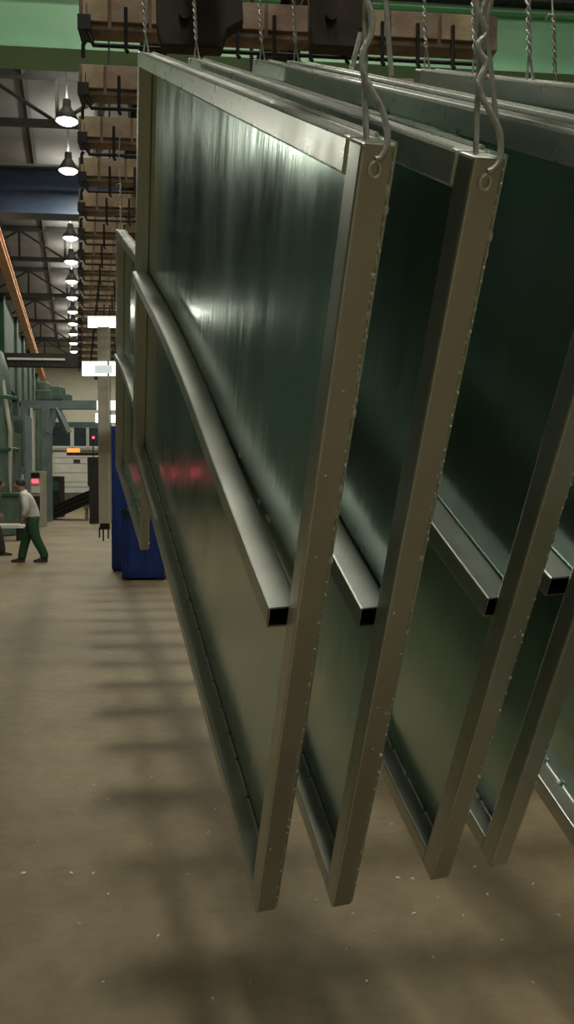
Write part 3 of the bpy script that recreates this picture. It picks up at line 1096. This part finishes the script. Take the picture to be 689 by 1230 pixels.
# pale board on low supports by the men
a, b_ = unp(-14, 632, 23.5), unp(27, 632, 23.5)
root = empty('board_stack', (a.x, a.y, 0))
boxobj('board', (0, 0, 0.36), (b_.x - a.x, 0.5, 0.43), M['white_paint'], root)
boxobj('board', (0.05, 0.03, 0.43), (b_.x - a.x - 0.1, 0.5, 0.47), M['white_paint'], root)
for x in (0.1, (b_.x - a.x) - 0.2):
    boxobj('board_support', (x, 0.05, 0), (x + 0.1, 0.45, 0.36), M['dark_steel'], root)
tag(root, 'pale board lying on low supports behind the two men', 'board')


# ================================================================== PEOPLE
def skin_mesh(name, verts, edges, radii, rootv, material, parent, sub=2):
    me = bpy.data.meshes.new(name)
    me.from_pydata(verts, edges, [])
    o = bpy.data.objects.new(name, me)
    link(o, parent)
    o.modifiers.new('skin', 'SKIN')
    if not me.skin_vertices:
        bpy.context.view_layer.objects.active = o
    sv = me.skin_vertices[0].data
    for i, r_ in enumerate(radii):
        sv[i].radius = r_ if isinstance(r_, tuple) else (r_, r_)
        sv[i].use_root = (i == rootv)
    ss = o.modifiers.new('sub', 'SUBSURF')
    ss.levels = sub
    ss.render_levels = sub
    me.materials.append(material)
    for m_ in o.modifiers:
        if m_.type == 'SKIN':
            m_.use_smooth_shade = True
    return o


def chainmesh(name, chains, rootidx, material, parent, sub=2):
    """chains: list of lists of (key, pos, radius); repeated key joins"""
    idx, vs_, rs, es = {}, [], [], []
    for ch in chains:
        prev = None
        for (k, p_, r_) in ch:
            if k not in idx:
                idx[k] = len(vs_)
                vs_.append(p_)
                rs.append(r_)
            if prev is not None:
                es.append((prev, idx[k]))
            prev = idx[k]
    return skin_mesh(name, vs_, es, rs, idx[rootidx], material, parent, sub)


def person(loc, rz, label, shirt, trousers, shoe, stride=1.0, lean=0.10, cap=None):
    """faces local -x; y is the person's left-right axis"""
    root = empty('person', loc, rz)
    J = {}
    hip = Vector((0.03, 0, 0.93))
    chest = Vector((-lean * 0.9, 0, 1.30))
    neck = Vector((-lean * 1.5, 0, 1.47))
    head = Vector((-lean * 2.1 - 0.02, 0, 1.605))
    f = stride
    ankF, ankB = Vector((-0.22 * f, 0.09, 0.09)), Vector((0.27 * f, -0.09, 0.12))
    knF, knB = Vector((-0.12 * f, 0.10, 0.50)), Vector((0.10 * f, -0.10, 0.50))
    hpF, hpB = hip + Vector((0, 0.095, -0.03)), hip + Vector((0, -0.095, -0.03))
    shF, shB = chest + Vector((-0.01, 0.19, 0.09)), chest + Vector((-0.01, -0.19, 0.09))
    elF, elB = chest + Vector((0.02, 0.25, -0.20)), chest + Vector((0.03, -0.25, -0.20))
    wrF, wrB = hip + Vector((-0.16, 0.22, 0.05)), hip + Vector((-0.15, -0.22, 0.05))

    def hand(s, wr, side):
        pc = wr + Vector((-0.03, 0, -0.07))
        out = [[('el' + s, elF if side > 0 else elB, 0.038), ('wr' + s, wr, 0.026), ('pl' + s, pc, (0.036, 0.018))]]
        for q, (dx, ln) in enumerate(((-0.030, 0.075), (-0.010, 0.085), (0.010, 0.08), (0.028, 0.065))):
            b0 = pc + Vector((dx, 0, -0.03))
            out.append([('pl' + s, pc, 0.03), ('f%d0' % q + s, b0, 0.010), ('f%d1' % q + s, b0 + Vector((-0.008, -0.008 * side, -ln * 0.5)), 0.009),
                        ('f%d2' % q + s, b0 + Vector((-0.012, -0.026 * side, -ln)), 0.008)])
        out.append([('pl' + s, pc, 0.03), ('t0' + s, pc + Vector((-0.04, -0.008 * side, 0.0)), 0.011),
                    ('t1' + s, pc + Vector((-0.055, -0.018 * side, -0.04)), 0.010)])
        return out

    chains = [[('hip', hip, 0.115), ('waist', (hip + chest) / 2, (0.115, 0.09)), ('chest', chest, (0.135, 0.10)), ('neck', neck, 0.055),
               ('jaw', (neck * 0.40 + head * 0.60), 0.084), ('head', head, (0.095, 0.112)), ('crown', head + Vector((0.01, 0, 0.085)), (0.085, 0.095))],
              [('hip', hip, 0.115), ('hpF', hpF, 0.085), ('knF', knF, 0.058), ('anF', ankF, 0.040), ('toF', ankF + Vector((-0.13, 0, -0.05)), 0.032)],
              [('hip', hip, 0.115), ('hpB', hpB, 0.085), ('knB', knB, 0.058), ('anB', ankB, 0.040), ('toB', ankB + Vector((-0.12, 0, -0.06)), 0.032)],
              [('chest', chest, 0.13), ('shF', shF, 0.055), ('elF', elF, 0.04)],
              [('chest', chest, 0.13), ('shB', shB, 0.055), ('elB', elB, 0.04)]]
    chains += hand('F', wrF, 1) + hand('B', wrB, -1)
    chainmesh('body', chains, 'hip', M['skin'], root)
    # shirt with sleeves
    chainmesh('shirt', [
        [('hem0', hip + Vector((0.0, 0, -0.04)), (0.185, 0.165)), ('hem', hip + Vector((0.0, 0, 0.03)), (0.190, 0.168)),
         ('wst', (hip + chest) / 2 + Vector((0.02, 0, 0)), (0.192, 0.168)),
         ('ch', chest + Vector((0.01, 0, 0.0)), (0.175, 0.150)), ('col', neck + Vector((0.015, 0, -0.02)), 0.105),
         ('col1', neck + Vector((0.0, 0, 0.03)), 0.080)],
        [('ch', chest, 0.15), ('sF', shF + Vector((0, 0.03, -0.01)), 0.080), ('eF', elF, 0.076), ('wF', wrF + Vector((-0.01, 0, -0.01)), 0.054)],
        [('ch', chest, 0.15), ('sB', shB + Vector((0, -0.03, -0.01)), 0.080), ('eB', elB, 0.076), ('wB', wrB + Vector((-0.01, 0, -0.01)), 0.054)]],
        'ch', shirt, root)
    chainmesh('trousers', [
        [('belt', hip + Vector((0, 0, 0.10)), (0.165, 0.142)), ('hip', hip, (0.175, 0.155))],
        [('hip', hip, 0.14), ('a', hpF + Vector((0, 0, -0.06)), 0.128), ('b', knF, 0.106), ('c0', ankF + Vector((0.01, 0, 0.05)), 0.092), ('c', ankF + Vector((0.01, 0, -0.05)), 0.088)],
        [('hip', hip, 0.14), ('d', hpB + Vector((0, 0, -0.06)), 0.128), ('e', knB, 0.106), ('f0', ankB + Vector((0.01, 0, 0.05)), 0.092), ('f', ankB + Vector((0.01, 0, -0.07)), 0.088)]],
        'hip', trousers, root)
    for an, lift in ((ankF, 0.0), (ankB, 0.01)):
        mb = MB()
        x0, y0 = an.x, an.y
        prof = [(0.07, 0.040), (0.05, 0.052), (-0.05, 0.050), (-0.13, 0.056), (-0.19, 0.042), (-0.215, 0.015)]
        hts = [0.075, 0.09, 0.085, 0.065, 0.048, 0.03]
        vs_, fs = [], []
        for (dx, hw_), hh in zip(prof, hts):
            vs_ += [(x0 + dx, y0 - hw_, lift), (x0 + dx, y0 + hw_, lift), (x0 + dx, y0 + hw_ * .75, lift + hh), (x0 + dx, y0 - hw_ * .75, lift + hh)]
        for k in range(5):
            for q in range(4):
                fs.append((k * 4 + q, k * 4 + (q + 1) % 4, k * 4 + 4 + (q + 1) % 4, k * 4 + 4 + q))
        fs += [(0, 1, 2, 3), (23, 22, 21, 20)]
        mb.add(vs_, fs).build('shoe', shoe, root, smooth=True, bevel=0.008)
    # hair, nose, ears, eyes and mouth
    mb = MB()
    hc = head + Vector((0.030, 0, 0.032))
    prof = []
    for k in range(9):
        a = math.pi / 2 - k * (math.pi * 0.62) / 8
        prof.append((0.102 * math.cos(a) + 0.001, 0.105 * math.sin(a)))
    mb.lathe(prof, 18, hc)
    mb.build('hair', cap or M['hair'], root, smooth=True)
    MB().blob(head + Vector((-0.098, 0, -0.005)), (0.018, 0.013, 0.022)).build('nose', M['skin'], root, smooth=True)
    for s in (-1, 1):
        MB().blob(head + Vector((0.01, s * 0.085, 0.0)), (0.022, 0.012, 0.032)).build('ear', M['skin'], root, smooth=True)
        MB().blob(head + Vector((-0.082, s * 0.032, 0.022)), (0.010, 0.013, 0.009)).build('eye', M['black'], root, smooth=True)
    MB().blob(head + Vector((-0.078, 0, -0.05)), (0.012, 0.026, 0.006)).build('mouth', M['rust_red'], root, smooth=True)
    tag(root, label, 'person')
    return root


d = 17.2
c = unp(38, 580 + CH * F / d, d)
person((c.x, c.y, 0), R(12), 'man in a white long-sleeved top and green trousers walking on the aisle floor', M['shirt'], M['trousers'], M['shoe'],
       stride=0.95, lean=0.105)
d = 18.8
c = unp(-7, 580 + CH * F / d, d)
person((c.x, c.y, 0), R(200), 'person in a green jacket and dark trousers facing the walking man', M['jacket'], M['dark_cloth'], M['shoe'],
       stride=0.8, lean=0.06)

# ================================================================== SMALL THINGS ON THE FLOOR
fm = []
for k in range(5):
    mb = MB()
    n = 6
    pts = []
    for q in range(n):
        a = 2 * math.pi * q / n
        r_ = random.uniform(0.5, 1.0)
        pts.append((0.011 * r_ * math.cos(a), 0.005 * r_ * math.sin(a)))
    mb.add([(x, y, 0) for x, y in pts] + [(x * .8, y * .8, 0.0035 + random.uniform(0, .002)) for x, y in pts],
           [tuple(range(n - 1, -1, -1)), tuple(range(n, 2 * n))] + [(i, (i + 1) % n, (i + 1) % n + n, i + n) for i in range(n)])
    fm.append(mb.mesh('zinc_flake', M['flake']))
spots = [(90, 973), (112, 1050), (86, 1050), (28, 1050), (182, 934), (134, 785), (50, 785), (113, 943), (190, 1125), (124, 1180), (182, 1015),
         (258, 972), (225, 1050), (252, 935), (250, 1000), (395, 960), (400, 1120), (478, 1055), (495, 1056), (497, 1098), (526, 1078), (570, 1042),
         (380, 1082), (366, 1020), (424, 1098), (450, 1120), (416, 1140), (670, 1100), (640, 1062), (603, 1130), (350, 1160), (130, 1075), (170, 850),
         (208, 862), (150, 800), (206, 765), (118, 800), (95, 1110), (300, 1180), (255, 1200), (45, 1010), (30, 880), (130, 960), (60, 930),
         (470, 990), (556, 1100), (585, 1075), (520, 1150), (440, 1180), (640, 1180)]
for i, (px, py) in enumerate(spots):
    d = CH * F / (py - 580) / (math.cos(PITCH) ** 2)
    q = unp(px, py, 1.0) - CAM
    g_ = CAM + q * (CH / -q.z)
    o = bpy.data.objects.new('zinc_flake', fm[i % 5])
    link(o)
    o.location = (g_.x, g_.y, 0.0)
    o.rotation_euler = (0, 0, random.uniform(0, 6.28))
    s = random.choice((0.6, 0.8, 0.95, 1.25)) * (1.25 if i < 6 else 1.0)
    o.scale = (s, s, s)
    tag(o, 'tiny pale zinc flake lying on the brown floor', 'flake', 'zinc flakes on the floor')
